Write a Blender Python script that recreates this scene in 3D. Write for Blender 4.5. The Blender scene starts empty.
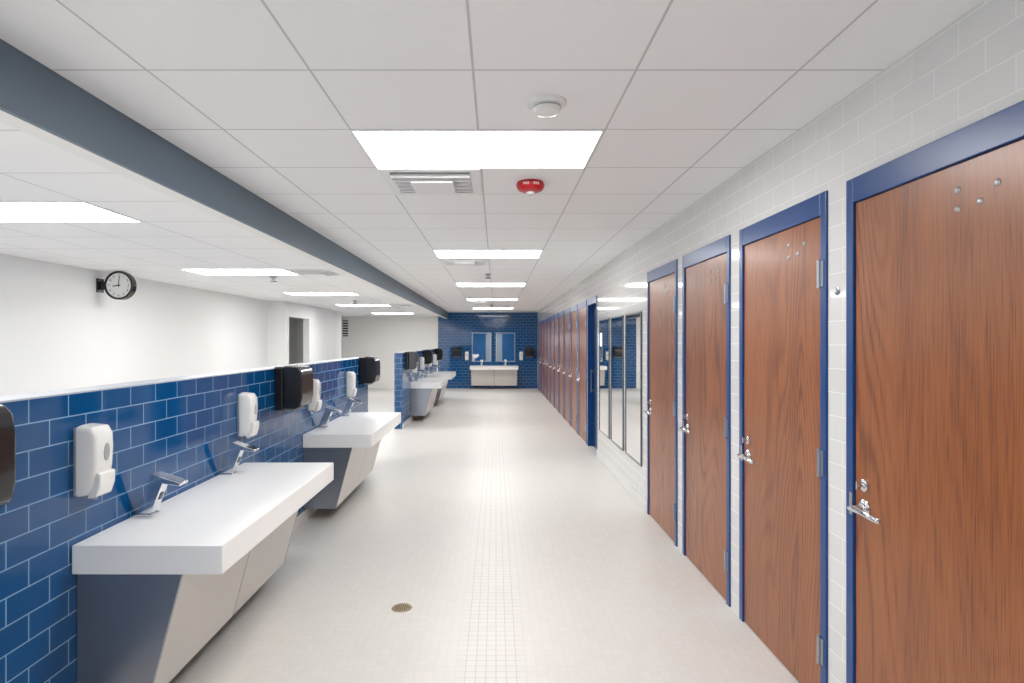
import bpy, bmesh, math, random
from mathutils import Vector, Matrix
random.seed(3)
S=bpy.context.scene
COL=S.collection
try:
    S.view_settings.view_transform='Standard'
    S.view_settings.look='None'
    S.view_settings.gamma=1.03
except Exception: pass
S.view_settings.exposure=0.0

# ------------------------------------------------------------ dimensions
CAM=1.64; XR=1.45; ZC=CAM+1.015; ZL=CAM+0.87; XW=-1.75; XWB=-1.90; XL=-4.9; YF=20.4; YB=-2.2; TOPW=1.434
# ------------------------------------------------------------ materials
def mat(name,base=(.8,.8,.8),rough=.5,metal=0.,coat=0.,spec=None):
    m=bpy.data.materials.new(name); m.use_nodes=True
    b=m.node_tree.nodes['Principled BSDF']
    b.inputs['Base Color'].default_value=(*base,1); b.inputs['Roughness'].default_value=rough
    b.inputs['Metallic'].default_value=metal
    if coat: b.inputs['Coat Weight'].default_value=coat; b.inputs['Coat Roughness'].default_value=.2
    if spec is not None: b.inputs['Specular IOR Level'].default_value=spec
    return m
class N:
    def __init__(s,m): s.t=m.node_tree; s.b=s.t.nodes['Principled BSDF']
    def n(s,ty,**k):
        x=s.t.nodes.new(ty)
        for a,v in k.items(): setattr(x,a,v)
        return x
    def l(s,a,b): s.t.links.new(a,b)
    def math(s,op,a,b=None,c=None):
        x=s.n('ShaderNodeMath',operation=op)
        for i,v in enumerate((a,b,c)):
            if v is None: continue
            if isinstance(v,(int,float)): x.inputs[i].default_value=v
            else: s.l(v,x.inputs[i])
        return x.outputs[0]
    def pos(s):
        g=s.n('ShaderNodeNewGeometry'); p=s.n('ShaderNodeSeparateXYZ'); q=s.n('ShaderNodeSeparateXYZ')
        s.l(g.outputs['Position'],p.inputs[0]); s.l(g.outputs['True Normal'],q.inputs[0])
        return g,p,q
    def noise(s,vec,scale,detail=3,rough=.5):
        x=s.n('ShaderNodeTexNoise'); x.inputs['Scale'].default_value=scale; x.inputs['Detail'].default_value=detail
        x.inputs['Roughness'].default_value=rough
        if vec is not None: s.l(vec,x.inputs['Vector'])
        return x.outputs['Fac']
    def comb(s,a,b,c=0.):
        x=s.n('ShaderNodeCombineXYZ')
        for i,v in enumerate((a,b,c)):
            if isinstance(v,(int,float)): x.inputs[i].default_value=v
            else: s.l(v,x.inputs[i])
        return x.outputs[0]
    def ramp(s,f,stops):
        x=s.n('ShaderNodeValToRGB'); e=x.color_ramp.elements
        while len(e)<len(stops): e.new(.5)
        for i,(p,c) in enumerate(stops): e[i].position=p; e[i].color=(*c,1)
        s.l(f,x.inputs[0]); return x.outputs[0]
    def mix(s,fac,a,b,mode='MIX'):
        x=s.n('ShaderNodeMix',data_type='RGBA',blend_type=mode)
        for i,v in ((0,fac),(6,a),(7,b)):
            if isinstance(v,(int,float)): x.inputs[i].default_value=v
            elif isinstance(v,tuple): x.inputs[i].default_value=(*v,1)
            else: s.l(v,x.inputs[i])
        return x.outputs[2]
def tile_mat(name,c1,c2,mortar,w,h,ms,rough,bump=.25,offset=.5,off=(0,0),plane='wall',mottle=0.0,coat=0.,mscale=1.5,gloss_strip=None):
    m=mat(name,c1,rough,coat=coat); k=N(m); g,p,q=k.pos()
    if plane=='wall':
        ax=k.math('GREATER_THAN',k.math('ABSOLUTE',q.outputs[0]),.5)
        u=k.math('ADD',k.math('MULTIPLY',p.outputs[1],ax),k.math('MULTIPLY',p.outputs[0],k.math('SUBTRACT',1.,ax)))
        v=p.outputs[2]
    else: u=p.outputs[0]; v=p.outputs[1]
    vec=k.comb(k.math('SUBTRACT',u,off[0]),k.math('SUBTRACT',v,off[1]))
    b=k.n('ShaderNodeTexBrick',offset=offset,offset_frequency=2,squash=1.,squash_frequency=2)
    b.inputs['Color1'].default_value=(*c1,1); b.inputs['Color2'].default_value=(*c2,1); b.inputs['Mortar'].default_value=(*mortar,1)
    b.inputs['Scale'].default_value=1.; b.inputs['Mortar Size'].default_value=ms; b.inputs['Mortar Smooth'].default_value=.15
    b.inputs['Bias'].default_value=0.; b.inputs['Brick Width'].default_value=w; b.inputs['Row Height'].default_value=h
    k.l(vec,b.inputs['Vector'])
    col=b.outputs['Color']
    if gloss_strip:  # central band: contrast from gloss reflection is painted in as darker grout
        c0,hw,dark=gloss_strip
        d=k.math('ABSOLUTE',k.math('SUBTRACT',p.outputs[0],c0))
        mask=k.n('ShaderNodeMapRange'); mask.inputs[1].default_value=hw*.8; mask.inputs[2].default_value=hw*1.3; mask.inputs[3].default_value=1.; mask.inputs[4].default_value=0.; mask.interpolation_type='SMOOTHSTEP'
        k.l(d,mask.inputs[0])
        col=k.mix(k.math('MULTIPLY',mask.outputs[0],b.outputs['Fac']),col,dark)
    if mottle:
        nz=k.noise(g.outputs['Position'],mscale,4)
        r=k.ramp(nz,[(0.3,(1-mottle,)*3),(.7,(1,1,1))]); col=k.mix(1.,col,r,'MULTIPLY')
    k.l(col,k.b.inputs['Base Color'])
    bp=k.n('ShaderNodeBump',invert=True); bp.inputs['Strength'].default_value=bump; bp.inputs['Distance'].default_value=.003
    k.l(b.outputs['Fac'],bp.inputs['Height']); k.l(bp.outputs[0],k.b.inputs['Normal'])
    rg=k.math('ADD',rough,k.math('MULTIPLY',b.outputs['Fac'],max(0,.7-rough))); k.l(rg,k.b.inputs['Roughness'])
    return m
M={}
M['blue_tile']=tile_mat('blue_glazed_tile',(.001,.060,.200),(.0015,.066,.215),(.20,.38,.56),.2032,.1016,.0026,.07,off=(.05,TOPW-.1016*15))
M['gray_tile']=tile_mat('pale_glazed_tile',(.69,.69,.68),(.715,.715,.705),(.79,.79,.78),.2032,.1016,.0018,.07,off=(0,0),bump=.15)
M['floor']=tile_mat('mosaic_floor',(.675,.652,.62),(.70,.678,.645),(.65,.626,.593),.0508,.0508,.0016,.38,bump=.05,offset=0.,plane='floor',mottle=.03,gloss_strip=(-.02,.15,(.49,.465,.435)))
M['ceil']=tile_mat('ceiling_tile',(.93,.93,.935),(.935,.935,.94),(.60,.60,.61),.61,.61,.005,.85,bump=.5,offset=0.,off=(-.086-.61*10,2.79-.61*10),plane='floor',mottle=.02,mscale=90)
M['ceil2']=tile_mat('ceiling_tile_low',(.92,.92,.925),(.925,.925,.93),(.60,.60,.61),.61,.61,.005,.85,bump=.5,offset=0.,off=(-2.56-.61*10,3.62-.61*10),plane='floor',mottle=.02,mscale=90)
def paint(name,c,r=.6,b=.04):
    m=mat(name,c,r); k=N(m); g,p,q=k.pos(); nz=k.noise(g.outputs['Position'],60,4)
    bp=k.n('ShaderNodeBump'); bp.inputs['Strength'].default_value=b; bp.inputs['Distance'].default_value=.002
    k.l(nz,bp.inputs['Height']); k.l(bp.outputs[0],k.b.inputs['Normal']); return m
M['white_paint']=paint('white_wall_paint',(.86,.86,.845),.55)
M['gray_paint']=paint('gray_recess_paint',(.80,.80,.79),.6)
M['beam']=paint('slate_blue_paint',(.105,.15,.20),.5)
M['blue_paint']=paint('blue_enamel_paint',(.001,.048,.20),.3,.02)
M['navy']=paint('navy_opening_dark',(.001,.02,.085),.35,.02)  # dark interior of the opening put into the leaf colour
M['base']=mat('pale_base_tile',(.74,.74,.73),.2)
M['cap']=mat('pale_cap',(.42,.47,.53),.3)
M['steel']=mat('brushed_steel',(.42,.45,.50),.32,1.)
M['frame_steel']=mat('dark_brushed_steel',(.16,.17,.19),.3,1.)
M['panel_steel']=mat('brushed_steel_panel',(.33,.35,.39),.3,.85)
M['chrome']=mat('chrome',(.72,.73,.75),.14,1.)
M['bolt']=mat('satin_nickel_bolt',(.5,.5,.5),.35,1.)
M['white_plastic']=mat('white_plastic',(.82,.82,.80),.25)
M['gray_plastic']=mat('gray_plastic',(.36,.37,.38),.35)
M['light_metal']=mat('painted_metal_white',(.84,.84,.84),.4)
M['black']=mat('black_plastic',(.012,.012,.013),.18)
M['smoke']=mat('smoked_plastic',(.016,.016,.018),.1)
M['dark']=mat('gap_shade_dark',(.03,.03,.03),.7)  # near-black colour stands in for shade inside gaps and holes
M['duct_shade']=mat('duct_shade_gray',(.18,.18,.185),.7)  # gray stands in for shade between the vent louvers
M['solid']=mat('white_solid_surface',(.92,.92,.915),.3)
M['beige']=paint('beige_laminate',(.66,.635,.60),.3,.02)
M['mirror']=mat('mirror_glass',(.95,.96,.96),.01,1.)
M['red']=mat('red_plastic',(.42,.005,.008),.3)
M['lens']=mat('clear_lens',(.7,.7,.72),.1)
M['brass']=mat('brass',(.42,.33,.2),.35,1.)
M['face']=mat('clock_face',(.85,.85,.83),.4)
M['back_panel']=paint('slate_panel_paint',(.22,.27,.33),.5)
m=mat('light_diffuser',(.9,.9,.9),.5); b=m.node_tree.nodes['Principled BSDF']
b.inputs['Emission Color'].default_value=(1,.992,.975,1); b.inputs['Emission Strength'].default_value=19.; M['emit']=m
# oak
m=mat('stained_oak',(.3,.08,.03),.36,coat=.2); k=N(m); g,p,q=k.pos()
oi=k.n('ShaderNodeObjectInfo')
sh=k.math('MULTIPLY',oi.outputs['Random'],17.)
v1=k.comb(k.math('MULTIPLY',p.outputs[1],3.0),k.math('MULTIPLY',p.outputs[2],.42),sh)
n1=k.noise(v1,1.,1.,.3)
rings=k.math('POWER',k.math('ADD',k.math('MULTIPLY',k.math('SINE',k.math('MULTIPLY',n1,170.)),.5),.5),2.2)
v2=k.comb(k.math('MULTIPLY',p.outputs[1],300.),k.math('MULTIPLY',p.outputs[2],5.),sh)
n2=k.noise(v2,1.,3,.6)
v3=k.comb(k.math('MULTIPLY',p.outputs[1],5.),k.math('MULTIPLY',p.outputs[2],.25),sh)
n3=k.noise(v3,1.,3,.6)
v4=k.comb(k.math('MULTIPLY',p.outputs[1],2.0),k.math('MULTIPLY',p.outputs[2],.2),k.math('ADD',sh,5.))
n4=k.ramp(k.noise(v4,1.,1,.5),[(.40,(0.3,)*3),(.58,(1,1,1))])
f=k.math('SUBTRACT',k.math('ADD',k.math('MULTIPLY',n2,.58),k.math('MULTIPLY',n3,.40)),k.math('MULTIPLY',k.math('MULTIPLY',rings,n4),.13))
c=k.ramp(f,[(.28,(.105,.025,.0055)),(.47,(.285,.084,.020)),(.70,(.385,.128,.034))])
k.l(c,k.b.inputs['Base Color']); M['wood']=m

# ------------------------------------------------------------ mesh helpers
def box(bm,x0,x1,y0,y1,z0,z1):
    vs=[bm.verts.new((x,y,z)) for x in (x0,x1) for y in (y0,y1) for z in (z0,z1)]
    for f in ((0,1,3,2),(4,6,7,5),(0,4,5,1),(2,3,7,6),(0,2,6,4),(1,5,7,3)): bm.faces.new([vs[i] for i in f])
def prism(bm,poly,x0,x1):   # poly in (y,z), extruded along x
    a=[bm.verts.new((x0,y,z)) for y,z in poly]; c=[bm.verts.new((x1,y,z)) for y,z in poly]
    bm.faces.new(a); bm.faces.new(c[::-1]); n=len(poly)
    for i in range(n): bm.faces.new((a[i],c[i],c[(i+1)%n],a[(i+1)%n]))
def sweep(bm,secs):  # secs: list of (x, y_center, z_center, half_depth, half_height)
    rows=[]
    for x,y,z,d,h in secs:
        rows.append([bm.verts.new((x,y+d*math.cos(t),z+h*math.sin(t))) for t in [i*math.pi/4 for i in range(8)]])
    for a,c in zip(rows,rows[1:]):
        for i in range(8): bm.faces.new((a[i],a[(i+1)%8],c[(i+1)%8],c[i]))
    bm.faces.new(rows[0]); bm.faces.new(rows[-1][::-1])
def rev(bm,prof,seg=32,M4=None):  # prof (r,z) about Z
    rings=[]
    for r,z in prof:
        ring=[]
        if r<1e-6: ring=[bm.verts.new((0,0,z))]
        else:
            for i in range(seg):
                a=2*math.pi*i/seg; ring.append(bm.verts.new((r*math.cos(a),r*math.sin(a),z)))
        rings.append(ring)
    new=[v for r in rings for v in r]
    for a,b in zip(rings,rings[1:]):
        if len(a)==1 and len(b)==1: continue
        for i in range(seg):
            j=(i+1)%seg
            if len(a)==1: bm.faces.new((a[0],b[i],b[j]))
            elif len(b)==1: bm.faces.new((a[i],b[0],a[j]))
            else: bm.faces.new((a[i],b[i],b[j],a[j]))
    if M4 is not None: bmesh.ops.transform(bm,matrix=M4,verts=new)
def T(x,y,z): return Matrix.Translation((x,y,z))
RX=Matrix.Rotation(math.radians(90),4,'X')   # +Z -> -Y
def obj(name,fn,material,bevel=0,smooth=False,parent=None,loc=(0,0,0),seg=2):
    bm=bmesh.new(); fn(bm); bmesh.ops.recalc_face_normals(bm,faces=bm.faces)
    me=bpy.data.meshes.new(name); bm.to_mesh(me); bm.free()
    me.materials.append(material)
    if smooth:
        for p_ in me.polygons: p_.use_smooth=True
        try: me.set_sharp_from_angle(angle=math.radians(40))
        except Exception: pass
    o=bpy.data.objects.new(name,me); COL.objects.link(o); o.location=loc
    if parent: o.parent=parent
    if bevel:
        md=o.modifiers.new('bevel','BEVEL'); md.width=bevel; md.segments=seg; md.limit_method='ANGLE'; md.angle_limit=math.radians(35)
    return o
def empty(name,loc,label,cat,group=None,rot=0,kind=None):
    e=bpy.data.objects.new(name,None); e.empty_display_size=.1; COL.objects.link(e); e.location=loc; e.rotation_euler=(0,0,rot)
    tag(e,label,cat,group,kind); return e
def tag(o,label,cat,group=None,kind=None):
    o['label']=label; o['category']=cat
    if group: o['group']=group
    if kind: o['kind']=kind
    return o
def copytree(src,loc,rot=None,label=None,name=None,parent=None):
    c=src.copy(); COL.objects.link(c)
    if parent is None:
        c.location=loc
        if rot is not None: c.rotation_euler=(0,0,rot)
        if label: c['label']=label
        if name: c.name=name
    else: c.parent=parent
    for ch in src.children: copytree(ch,None,parent=c)
    return c
def text(name,s,size,material,parent,loc,rot,depth=.0006):
    cu=bpy.data.curves.new(name,'FONT'); cu.body=s; cu.size=size; cu.align_x='CENTER'; cu.align_y='CENTER'; cu.extrude=depth
    t=bpy.data.objects.new(name,cu); COL.objects.link(t)
    bpy.context.view_layer.update()
    me=bpy.data.meshes.new_from_object(t.evaluated_get(bpy.context.evaluated_depsgraph_get()))
    bpy.data.objects.remove(t); me.materials.clear(); me.materials.append(material)
    o=bpy.data.objects.new(name,me); COL.objects.link(o); o.parent=parent; o.location=loc; o.rotation_euler=rot
    return o
def struct(name,fn,material,label,cat,bevel=0):
    return tag(obj(name,fn,material,bevel),label,cat,kind='structure')
LEFT=math.radians(90); RIGHT=math.radians(-90)

# ------------------------------------------------------------ room shell
struct('floor',lambda b:box(b,-6.4,XR+.2,YB-.1,YF+.2,-.1,0),M['floor'],'pale warm-gray mosaic tile floor with satin sheen','floor')
struct('ceiling',lambda b:box(b,-1.77,XR+.2,YB-.1,YF+.2,ZC,ZC+.1),M['ceil'],'white square acoustic tile ceiling on gray grid','ceiling')
struct('ceiling_low',lambda b:box(b,-6.4,-1.77,YB-.1,YF+.2,ZL,ZL+.1),M['ceil2'],'lower white acoustic tile ceiling over side area','ceiling')
BB=CAM+.785
struct('trim_1',lambda b:box(b,-1.68,-1.66,YB,YF,BB,ZC),M['beam'],'slate blue painted bulkhead fascia between two ceiling heights','trim')
struct('trim_4',lambda b:box(b,-1.77,-1.68,YB,YF,BB,ZC-.001),M['white_paint'],'white painted underside of ceiling bulkhead','trim')
# right wall with openings
FT=2.30; W=.91
doors=[1.945+1.055*i for i in range(4)]
far=[9.3+.455+1.05*i for i in range(10)]
blue=[8.35+.42]
ops=[(c-W/2,c+W/2) for c in doors]+[(blue[0]-.42,blue[0]+.42)]+[(c-W/2,c+W/2) for c in far]
def wr(b):
    y=YB
    for a,c in ops:
        box(b,XR,XR+.14,y,a,0,FT); y=c
    box(b,XR,XR+.14,y,YF,0,FT); box(b,XR,XR+.14,YB,YF,FT,ZC)
struct('wall_right',wr,M['gray_tile'],'pale gray glazed brick-pattern tile wall with door openings','wall')
struct('wall_far',lambda b:box(b,-2.03,XR,YF,YF+.15,0,ZC),M['blue_tile'],'end wall in glossy blue brick-pattern tile','wall')
struct('wall_far_white',lambda b:box(b,-6.4,-2.03,YF,YF+.15,0,ZL),M['white_paint'],'plain white painted end wall of side area','wall')
def wb(b):
    box(b,-1.75,-.75,YB-.1,YB,0,ZC); box(b,.45,XR+.1,YB-.1,YB,0,ZC); box(b,-.75,.45,YB-.1,YB,2.2,ZC)
struct('wall_back',wb,M['blue_tile'],'blue brick-pattern tile wall around added panel','wall')
struct('reflection_panel',lambda b:box(b,-.75,.45,YB-.1,YB-.02,0,2.2),M['back_panel'],'added slate panel, seen only in the end-wall mirrors','wall')  # unseen panel added to give the end-wall mirrors something to reflect
XC=-4.53
def wl(b):
    box(b,XL-.12,XL,YB,12.52,0,ZL)
    box(b,XL-.12,XC,12.52,12.76,0,ZL)
    box(b,XC-.15,XC,12.76,14.15,2.19,ZL)
    box(b,XC-.15,XC,14.15,16.2,0,ZL)
struct('wall_left',wl,M['white_paint'],'off-white painted side wall with doorway opening','wall')
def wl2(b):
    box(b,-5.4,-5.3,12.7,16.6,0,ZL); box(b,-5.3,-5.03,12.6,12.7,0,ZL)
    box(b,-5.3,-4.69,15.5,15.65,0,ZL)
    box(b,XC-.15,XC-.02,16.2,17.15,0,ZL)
struct('wall_recess',wl2,M['gray_paint'],'gray wall within doorway recess','wall')
struct('wall_left_end',lambda b:box(b,-6.5,-6.4,YB,YF,0,ZL),M['white_paint'],'white painted wall beyond the recess','wall')
Y1a,Y1b,Y2a,Y2b=.3,7.97,10.9,17.2
for i,(a,c) in enumerate(((Y1a,Y1b),(Y2a,Y2b))):
    struct('wall_partition'+('' if not i else '.001'),lambda b:box(b,XWB,XW,a,c,0,TOPW-.012),M['blue_tile'],'chest-high partition wall in glossy blue tile','wall')
    struct('trim_%d'%(i+2),lambda b:box(b,XWB-.002,XW+.002,a-.002,c+.002,TOPW-.012,TOPW-.004),M['cap'],'narrow gray-blue cap on top of blue partition wall','trim',.002)
    struct('baseboard_partition'+('' if not i else '.001'),lambda b:box(b,XW,XW+.012,a,c,0,.1),M['base'],'pale tile base along blue partition wall','baseboard',.004)
struct('baseboard_right',lambda b:box(b,XR-.012,XR,doors[3]+W/2+.01,blue[0]-.43,0,.1),M['base'],'pale tile base beneath wall mirrors','baseboard',.004)

# ------------------------------------------------------------ doors
def make_door(name,w,leafmat,label,full=True,inset=0.):
    e=empty(name,(XR,0,0),label,'door',kind='structure',rot=RIGHT)
    h=w/2; J=.047
    def fr(b):
        box(b,-h,-h+J,-.010,.13,0,FT); box(b,h-J,h,-.010,.13,0,FT); box(b,-h+J,h-J,-.010,.13,FT-.100,FT)
    obj('door_frame',fr,M['blue_paint'],.003,parent=e)
    obj('door_leaf',lambda b:box(b,-h+J+.003,h-J-.003,inset,inset+.044,.008,FT-.103),leafmat,.002,parent=e)
    if not full:
        obj('door_pull',lambda b:(box(b,-h+J+.05,-h+J+.075,inset-.05,inset-.035,.85,1.2),box(b,-h+J+.055,-h+J+.07,inset-.036,inset,.87,.885),box(b,-h+J+.055,-h+J+.07,inset-.036,inset,1.165,1.18)),M['steel'],parent=e)
        return e
    for z in (.27,1.10,1.94):
        def hg(b,z=z):
            rev(b,[(0,-.062),(.0075,-.062),(.0075,.062),(0,.062)],12,T(h-J,-.016,z))
            box(b,h-J-.03,h-J-.004,-.004,.0,z-.057,z+.057)
            box(b,h-J+.003,h-J+.03,-.0135,-.0102,z-.057,z+.057)
        obj('hinge',hg,M['steel'],parent=e,smooth=True)
    lx=-h+J+.065
    def lev(b):
        rev(b,[(0,0),(.034,0),(.034,.006),(.027,.012),(.012,.013),(.0115,.052),(0,.052)],24,T(lx,0,.985)@RX)
        sweep(b,[(lx-.014,-.056,.985,.008,.010),(lx+.005,-.058,.985,.009,.0125),(lx+.035,-.060,.988,.007,.0115),(lx+.07,-.060,.988,.006,.010),(lx+.105,-.056,.983,.006,.010),(lx+.13,-.046,.977,.006,.010),(lx+.138,-.036,.976,.005,.009)])
    obj('door_lever',lev,M['chrome'],0,True,parent=e)
    def lock(b):
        rev(b,[(0,0),(.024,0),(.024,.008),(.018,.012),(.008,.012),(.008,.03),(0,.03)],20,T(lx,0,1.075)@RX)
        box(b,lx-.004,lx+.004,-.036,-.02,1.06,1.09)
    obj('thumb_turn_lock',lock,M['chrome'],parent=e,smooth=True)
    obj('strike_plate',lambda b:box(b,-h+J-.020,-h+J-.002,-.0125,-.010,.94,1.03),M['steel'],parent=e)
    for bx,bz in ((.115,2.115),(.115,2.055),(.20,2.06),(.26,2.10)):
        obj('coat_hook_bolt',lambda b:rev(b,[(.011,0),(.010,.003),(.006,.006),(0,.0065)],14,T(bx,0,bz)@RX),M['bolt'],parent=e,smooth=True)
    return e
D1=make_door('door_1',W,M['wood'],'closed orange-brown oak door in bright blue metal frame')
D1.location.y=doors[0]
n=2
for c in doors[1:]:
    copytree(D1,(XR,c,0),name='door_%d'%n); n+=1
DB=make_door('door_5',.84,M['navy'],'recessed navy leaf standing in for a dark opening in blue frame',False,.075)
DB.location.y=blue[0]; n=6
for c in far:
    copytree(D1,(XR,c,0),name='door_%d'%n,label='closed oak stall door with blue frame in long row'); n+=1

# ------------------------------------------------------------ wall mirrors
def mirror(w,z0,z1,loc,rot,label,group,frame=.012,fm='steel'):
    e=empty('wall_mirror',loc,label,'mirror',group,rot)
    obj('mirror_glass',lambda b:box(b,-w/2+frame,w/2-frame,-.010,-.004,frame,z1-z0-frame),M['mirror'],parent=e)
    def fr(b):
        H=z1-z0
        box(b,-w/2,-w/2+frame,-.016,0,0,H); box(b,w/2-frame,w/2,-.016,0,0,H)
        box(b,-w/2+frame,w/2-frame,-.016,0,0,frame); box(b,-w/2+frame,w/2-frame,-.016,0,H-frame,H)
        box(b,-w/2+frame,w/2-frame,-.004,0,frame,H-frame)
    obj('mirror_frame',fr,M[fm],parent=e)
    return e
for a,c in ((5.78,6.48),(6.6,7.3),(7.42,8.12)):
    mirror(c-a,.40,1.94,(XR,(a+c)/2,.40),RIGHT,'tall steel-framed dressing mirror on pale tile wall','dressing mirrors on tile wall',.016,'frame_steel')
for xc in (-.50,.33):
    mirror(.68,.94,1.95,(xc,YF,.94),0,'rectangular mirror on blue tile above trough sink','mirrors above sink on blue wall',.02)

# ------------------------------------------------------------ sink
def make_sink():
    L=1.65; D=.62
    e=empty('trough_sink',(0,0,0),'white solid-surface trough sink with sloped panel base on blue tile','sink','trough sinks')
    def slab(b):
        z0,z1=.68,.80
        o=[(0,0),(L,0),(L,-D),(0,-D)]
        i1=[(.012,-.16),(L-.012,-.16),(L-.012,-D+.012),(.012,-D+.012)]
        i2=[(.05,-.20),(L-.05,-.20),(L-.05,-D+.25),(.05,-D+.25)]
        zz=[.7945,.7945,.7965,.7965]
        B=[b.verts.new((x,y,z0)) for x,y in o]; Tt=[b.verts.new((x,y,z1)) for x,y in o]
        R=[b.verts.new((x,y,z1)) for x,y in i1]; Q=[b.verts.new((x,y,zz[k_])) for k_,(x,y) in enumerate(i2)]
        b.faces.new(B)
        for k_ in range(4):
            j=(k_+1)%4
            b.faces.new((B[k_],B[j],Tt[j],Tt[k_])); b.faces.new((Tt[k_],Tt[j],R[j],R[k_])); b.faces.new((R[k_],R[j],Q[j],Q[k_]))
        b.faces.new(Q)
    obj('sink_slab',slab,M['solid'],.003,True,parent=e)
    zt,zb=.68,.12
    def P(t,off=0.):
        return -.29-.15*((t-zb)/(zt-zb))+off
    for x0,x1 in ((.03,.045),(L-.045,L-.03)):
        obj('end_panel',lambda b:prism(b,[(0,zt),(P(zt),zt),(P(zb),zb),(0,zb)],x0,x1),M['panel_steel'],parent=e)
    for x0,x1 in ((.047,L/2-.005),(L/2+.005,L-.047)):
        obj('front_panel',lambda b:prism(b,[(P(zt,.016),zt),(P(zt),zt),(P(zb),zb),(P(zb,.016),zb)],x0,x1),M['beige'],.001,parent=e)
    obj('inner_support',lambda b:prism(b,[(0,zt),(P(zt,.02),zt),(P(zb,.02),zb+.01),(0,zb+.01)],.05,L-.05),M['dark'],parent=e)
    return e
SK=make_sink(); SK.location=(XW+.003,2.40,0); SK.rotation_euler=(0,0,LEFT)
sinks=[2.40,5.27,11.9,14.7]
for y in sinks[1:]: copytree(SK,(XW+.003,y,0))
copytree(SK,(-.89,YF-.003,0),0,'white trough sink with beige base on blue end wall')

def make_faucet():
    e=empty('faucet',(0,0,0),'chrome slanted sensor faucet on white trough sink','faucet','sink faucets')
    obj('faucet_base',lambda b:box(b,-.036,.036,-.10,-.012,0,.010),M['chrome'],.003,parent=e)
    obj('faucet_body',lambda b:prism(b,[(-.022,.010),(-.092,.010),(-.150,.158),(-.112,.196),(-.092,.19)],-.030,.030),M['chrome'],.004,True,parent=e)
    obj('faucet_spout',lambda b:prism(b,[(-.088,.188),(-.096,.206),(-.238,.160),(-.236,.146),(-.150,.158)],-.038,.038),M['chrome'],.003,True,parent=e)
    obj('sensor_window',lambda b:prism(b,[(-.1185,.075),(-.1315,.108),(-.134,.108),(-.121,.075)],-.012,.012),M['black'],parent=e)
    return e
FC=make_faucet(); FC.location=(XW,2.85,.80); FC.rotation_euler=(0,0,LEFT)
fl=[]
for s in sinks:
    for d in (.43,1.29): fl.append(s+d)
FC.location.y=fl[0]
for y in fl[1:]: copytree(FC,(XW,y,.80))
for x in (-.50,.33): copytree(FC,(x,YF,.80),0)

def make_soap():
    e=empty('soap_dispenser',(0,0,0),'white wall soap dispenser with gray window on blue tile','soap dispenser','soap dispensers')
    def body(b):
        prof=[(-.012,.0),(-.06,.008),(-.085,.045),(-.098,.12),(-.103,.2),(-.10,.262),(-.08,.295),(-.012,.302)]
        secs=[(-.064,.70,.90),(-.054,.90,.97),(-.03,.98,.995),(0,1,1),(.03,.98,.995),(.054,.90,.97),(.064,.70,.90)]
        rows=[]
        for x,sy,sz in secs:
            rows.append([b.verts.new((x,-.012+(y+.012)*sy,.151+(z-.151)*sz)) for y,z in prof])
        for a,c in zip(rows,rows[1:]):
            for i in range(len(prof)-1): b.faces.new((a[i],a[i+1],c[i+1],c[i]))
        b.faces.new(rows[0]); b.faces.new(rows[-1][::-1])
        bmesh.ops.contextual_create(b,geom=[ed for ed in b.edges if ed.is_boundary])
    obj('dispenser_cover',body,M['white_plastic'],.006,True,parent=e,seg=3)
    obj('back_plate',lambda b:box(b,-.058,.058,-.014,0,.01,.292),M['gray_plastic'],.003,parent=e)
    obj('level_window',lambda b:rev(b,[(0,0),(.026,0),(.024,.004),(0,.006)],24,T(0,-.099,.185)@RX@Matrix.Diagonal((.75,1.5,1,1))),M['gray_plastic'],parent=e,smooth=True)
    obj('push_lever',lambda b:prism(b,[(-.05,-.006),(-.090,.002),(-.106,.05),(-.108,.10),(-.09,.104),(-.06,.03)],-.050,.050),M['white_plastic'],.006,True,parent=e)
    obj('nozzle',lambda b:rev(b,[(0,-.018),(.009,-.018),(.012,.008),(0,.008)],14,T(0,-.05,0)),M['gray_plastic'],parent=e,smooth=True)
    return e
SP=make_soap(); SP.location=(XW,2.47,.99); SP.rotation_euler=(0,0,LEFT)
for y in (4.0,5.46,6.84,12.1,13.4,14.95,16.2): copytree(SP,(XW,y,.99))
for x in (-1.02,.88): copytree(SP,(x,YF,.99),0)

def make_towel():
    e=empty('paper_towel_dispenser',(0,0,0),'glossy black paper towel dispenser on blue tile','towel dispenser','paper towel dispensers')
    obj('dispenser_body',lambda b:box(b,-.150,.150,-.07,0,0,.345),M['black'],.012,parent=e,seg=3)
    def cov(b):
        prism(b,[(-.071,.012),(-.17,.012),(-.208,.035),(-.222,.10),(-.222,.25),(-.212,.315),(-.185,.345),(-.071,.352)],-.148,.148)
    obj('dispenser_cover',cov,M['smoke'],.012,True,parent=e,seg=3)
    obj('paper_slot',lambda b:box(b,-.12,.12,-.15,-.075,-.006,.012),M['gray_plastic'],.003,parent=e)
    obj('front_lock',lambda b:rev(b,[(0,0),(.011,0),(.010,.004),(0,.005)],16,T(0,-.150,.346)),M['chrome'],parent=e,smooth=True)
    return e
TW=make_towel(); TW.location=(XW,4.74,1.095); TW.rotation_euler=(0,0,LEFT)
for y in (1.715,7.56,11.35,14.05,16.75): copytree(TW,(XW,y,1.095))
for x in (-1.36,1.16): copytree(TW,(x,YF,1.095),0)

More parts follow.
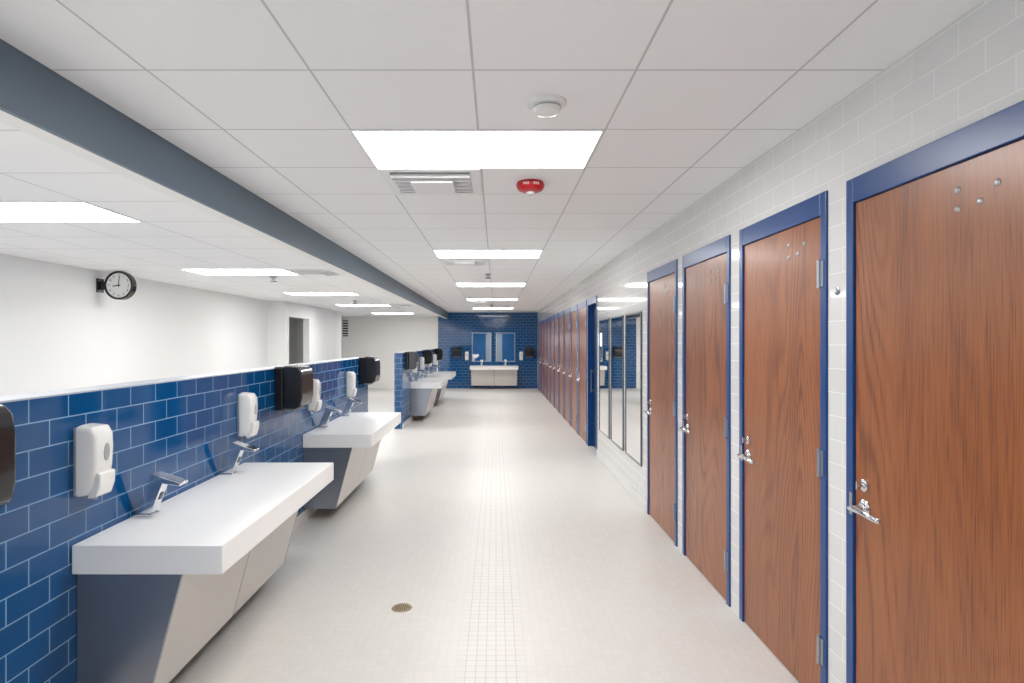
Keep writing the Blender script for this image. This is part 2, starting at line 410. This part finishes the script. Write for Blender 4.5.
# ------------------------------------------------------------ ceiling fixtures
def make_panel():
    e=empty('ceiling_light',(0,0,0),'lit rectangular recessed ceiling light with white diffuser','ceiling light','recessed ceiling lights')
    def fr(b):
        w,d,t=1.22,.61,.012
        box(b,0,w,0,t,-.006,0); box(b,0,w,d-t,d,-.006,0); box(b,0,t,t,d-t,-.006,0); box(b,w-t,w,t,d-t,-.006,0)
    obj('light_frame',fr,M['light_metal'],parent=e)
    obj('light_diffuser',lambda b:box(b,.012,1.208,.012,.598,-.004,0),M['emit'],parent=e)
    return e
LP=make_panel(); LP.location=(-.70,2.79,ZC)
for y in (-.87,6.45,10.11,13.77,17.43): copytree(LP,(-.70,y,ZC))
for y in (.57,3.62,6.975,10.33,13.68,17.65): copytree(LP,(-3.78,y,ZL))
def make_vent():
    e=empty('ceiling_vent',(0,0,0),'white square ceiling air vent with louvered center','air vent','ceiling air vents')
    def fr(b):
        w=.60
        box(b,0,w,0,.06,-.012,0); box(b,0,w,w-.06,w,-.012,0); box(b,0,.06,.06,w-.06,-.012,0); box(b,w-.06,w,.06,w-.06,-.012,0)
    obj('vent_frame',fr,M['light_metal'],.002,parent=e)
    obj('vent_shade_sheet',lambda b:box(b,.06,.54,.06,.54,-.002,0),M['duct_shade'],parent=e)  # flat sheet painted as the shade of the vent opening
    obj('vent_core',lambda b:box(b,.17,.43,.17,.43,-.045,-.002),M['light_metal'],.004,parent=e)
    for yy in (.11,.19,.27,.35,.43,.48):
        obj('louver',lambda b:box(b,.062,.538,yy,yy+.018,-.028,-.004),M['light_metal'],parent=e)
    return e
VT=make_vent(); VT.location=(-.695,3.40,ZC)
copytree(VT,(-.695,7.07,ZC)); copytree(VT,(-.695,14.39,ZC))
copytree(VT,(-2.55,6.98,ZL)); copytree(VT,(-2.55,13.5,ZL))
# smoke detector
e=empty('smoke_detector',(.216,2.47,ZC),'round white smoke detector on ceiling tile','smoke detector')
obj('detector_base',lambda b:rev(b,[(0,0),(.082,0),(.082,-.012),(.074,-.018),(0,-.018)],40),M['white_plastic'],parent=e,smooth=True)
obj('detector_head',lambda b:rev(b,[(.058,-.018),(.060,-.032),(.052,-.046),(.030,-.054),(0,-.055)],40),M['white_plastic'],parent=e,smooth=True)
obj('detector_vent_ring',lambda b:rev(b,[(.0605,-.024),(.0615,-.027),(.0605,-.030)],40),M['gray_plastic'],parent=e)
# fire strobe
e=empty('fire_alarm_strobe',(.22,3.72,ZC),'round red ceiling fire alarm strobe with clear lens','fire alarm')
obj('strobe_base',lambda b:rev(b,[(0,0),(.082,0),(.090,-.018),(.088,-.034),(.074,-.052),(.05,-.062),(0,-.066)],40),M['red'],parent=e,smooth=True)
obj('strobe_lens',lambda b:rev(b,[(.028,-.064),(.026,-.074),(.016,-.080),(0,-.082)],24),M['lens'],parent=e,smooth=True)
for dx in (-.052,.052):
    text('fire_lettering','FIRE',.022,M['white_plastic'],e,(dx*.62,-.0895+abs(dx)*.12,-.026),(math.radians(90),0,dx*7),.001)
# sprinklers
def sprk(loc):
    e=empty('ceiling_sprinkler',loc,'small dark metal sprinkler head below ceiling tile','sprinkler','ceiling sprinklers')
    obj('escutcheon',lambda b:rev(b,[(0,0),(.05,0),(.046,-.012),(.03,-.02),(0,-.022)],24),M['gray_plastic'],parent=e,smooth=True)
    obj('sprinkler_body',lambda b:(rev(b,[(0,-.012),(.014,-.012),(.014,-.035),(.006,-.04),(.006,-.062),(0,-.062)],16),box(b,-.022,-.018,-.003,.003,-.06,-.02),box(b,.018,.022,-.003,.003,-.06,-.02),box(b,-.022,.022,-.003,.003,-.025,-.02)),M['gray_plastic'],parent=e)
    obj('deflector',lambda b:rev(b,[(0,-.060),(.045,-.060),(.045,-.068),(0,-.068)],18),M['black'],parent=e)
    return e
s0=sprk((-.12,8.75,ZC))
for l in ((-.12,16.1,ZC),(-3.0,7.85,ZL),(-3.0,12.4,ZL)): copytree(s0,l)
# ------------------------------------------------------------ clock
e=empty('wall_clock',(XL,7.2,2.33),'round double-faced clock with black rim on wall bracket','clock')
def br(b):
    box(b,0,.02,-.06,.06,-.085,.085); box(b,.02,.10,-.025,.025,-.05,.05)
obj('clock_bracket',br,M['black'],.003,parent=e)
CX=.09+.172
obj('clock_rim',lambda b:rev(b,[(.150,.036),(.155,.045),(.176,.042),(.176,-.042),(.155,-.045),(.150,-.036)],48,T(CX,0,0)@RX),M['black'],parent=e,smooth=True)
obj('clock_face',lambda b:rev(b,[(0,.034),(.155,.034),(.155,-.034),(0,-.034)],48,T(CX,0,0)@RX),M['face'],parent=e)
for h in range(1,13):
    a=math.radians(h*30)
    text('numeral',str(h),.036,M['black'],e,(CX+.122*math.sin(a),-.0348,.122*math.cos(a)),(math.radians(90),0,0),.0003)
def hand(b,L,w,ang,y):
    vs0=set(b.verts); box(b,-w,w,y-.001,y,-.02,L)
    nv=[v for v in b.verts if v not in vs0]
    bmesh.ops.transform(b,matrix=T(CX,0,0)@Matrix.Rotation(ang,4,'Y'),verts=nv)
obj('hour_hand',lambda b:hand(b,.075,.006,math.radians(262),-.037),M['black'],parent=e)
obj('minute_hand',lambda b:hand(b,.115,.004,math.radians(5),-.039),M['black'],parent=e)
# ------------------------------------------------------------ misc
e=empty('wall_vent_grille',(-5.27,YF,1.80),'small gray louvered grille on white wall','air vent')
def gr(b):
    box(b,-.12,-.1,-.015,0,0,.6); box(b,.1,.12,-.015,0,0,.6); box(b,-.1,.1,-.015,0,0,.02); box(b,-.1,.1,-.015,0,.58,.6)
obj('grille_frame',gr,M['light_metal'],parent=e)
obj('grille_back',lambda b:box(b,-.1,.1,-.003,0,.02,.58),M['dark'],parent=e)
for i in range(6):
    z=.06+i*.088
    obj('louver',lambda b:prism(b,[(-.003,z+.03),(-.014,z),(-.014,z+.004),(-.003,z+.034)],-.1,.1),M['light_metal'],parent=e)
e=empty('floor_drain',(-.58,3.59,0),'small round brass floor drain in mosaic floor','floor drain')
obj('drain_ring',lambda b:rev(b,[(.045,0),(.045,.003),(.06,.003),(.063,0)],36),M['brass'],parent=e)
obj('drain_shade_disc',lambda b:rev(b,[(0,.0004),(.045,.0004)],24),M['dark'],parent=e)  # flat dark disc painted as the shade below the grate
def grate(b):
    for i in range(-3,4):
        x=i*.012; L=math.sqrt(.045**2-x*x); box(b,x-.0035,x+.0035,-L,L,.0005,.003)
obj('drain_grate',grate,M['brass'],parent=e)
e=empty('door_bumper',(XR,2.475,1.855),'small round white bumper on pale tile wall','door bumper',rot=RIGHT)
obj('bumper_plate',lambda b:rev(b,[(0,0),(.018,0),(.018,.004),(.014,.006),(0,.006)],20,RX),M['steel'],parent=e,smooth=True)
obj('bumper_pad',lambda b:rev(b,[(.012,.006),(.012,.014),(.006,.018),(0,.018)],20,RX),M['white_plastic'],parent=e,smooth=True)

# ------------------------------------------------------------ world, camera
w=bpy.data.worlds.new('world'); S.world=w; w.use_nodes=True
w.node_tree.nodes['Background'].inputs[0].default_value=(.97,.98,1,1); w.node_tree.nodes['Background'].inputs[1].default_value=2.2  # white background adds fill light through the gap left beside the back wall
cam=bpy.data.cameras.new('camera'); co=bpy.data.objects.new('camera',cam); COL.objects.link(co)
co.location=(0,0,CAM); co.rotation_euler=(math.radians(90),0,0)
cam.sensor_width=36; cam.lens=583/1024*36; cam.shift_x=16/1024; cam.clip_start=.05
S.camera=co
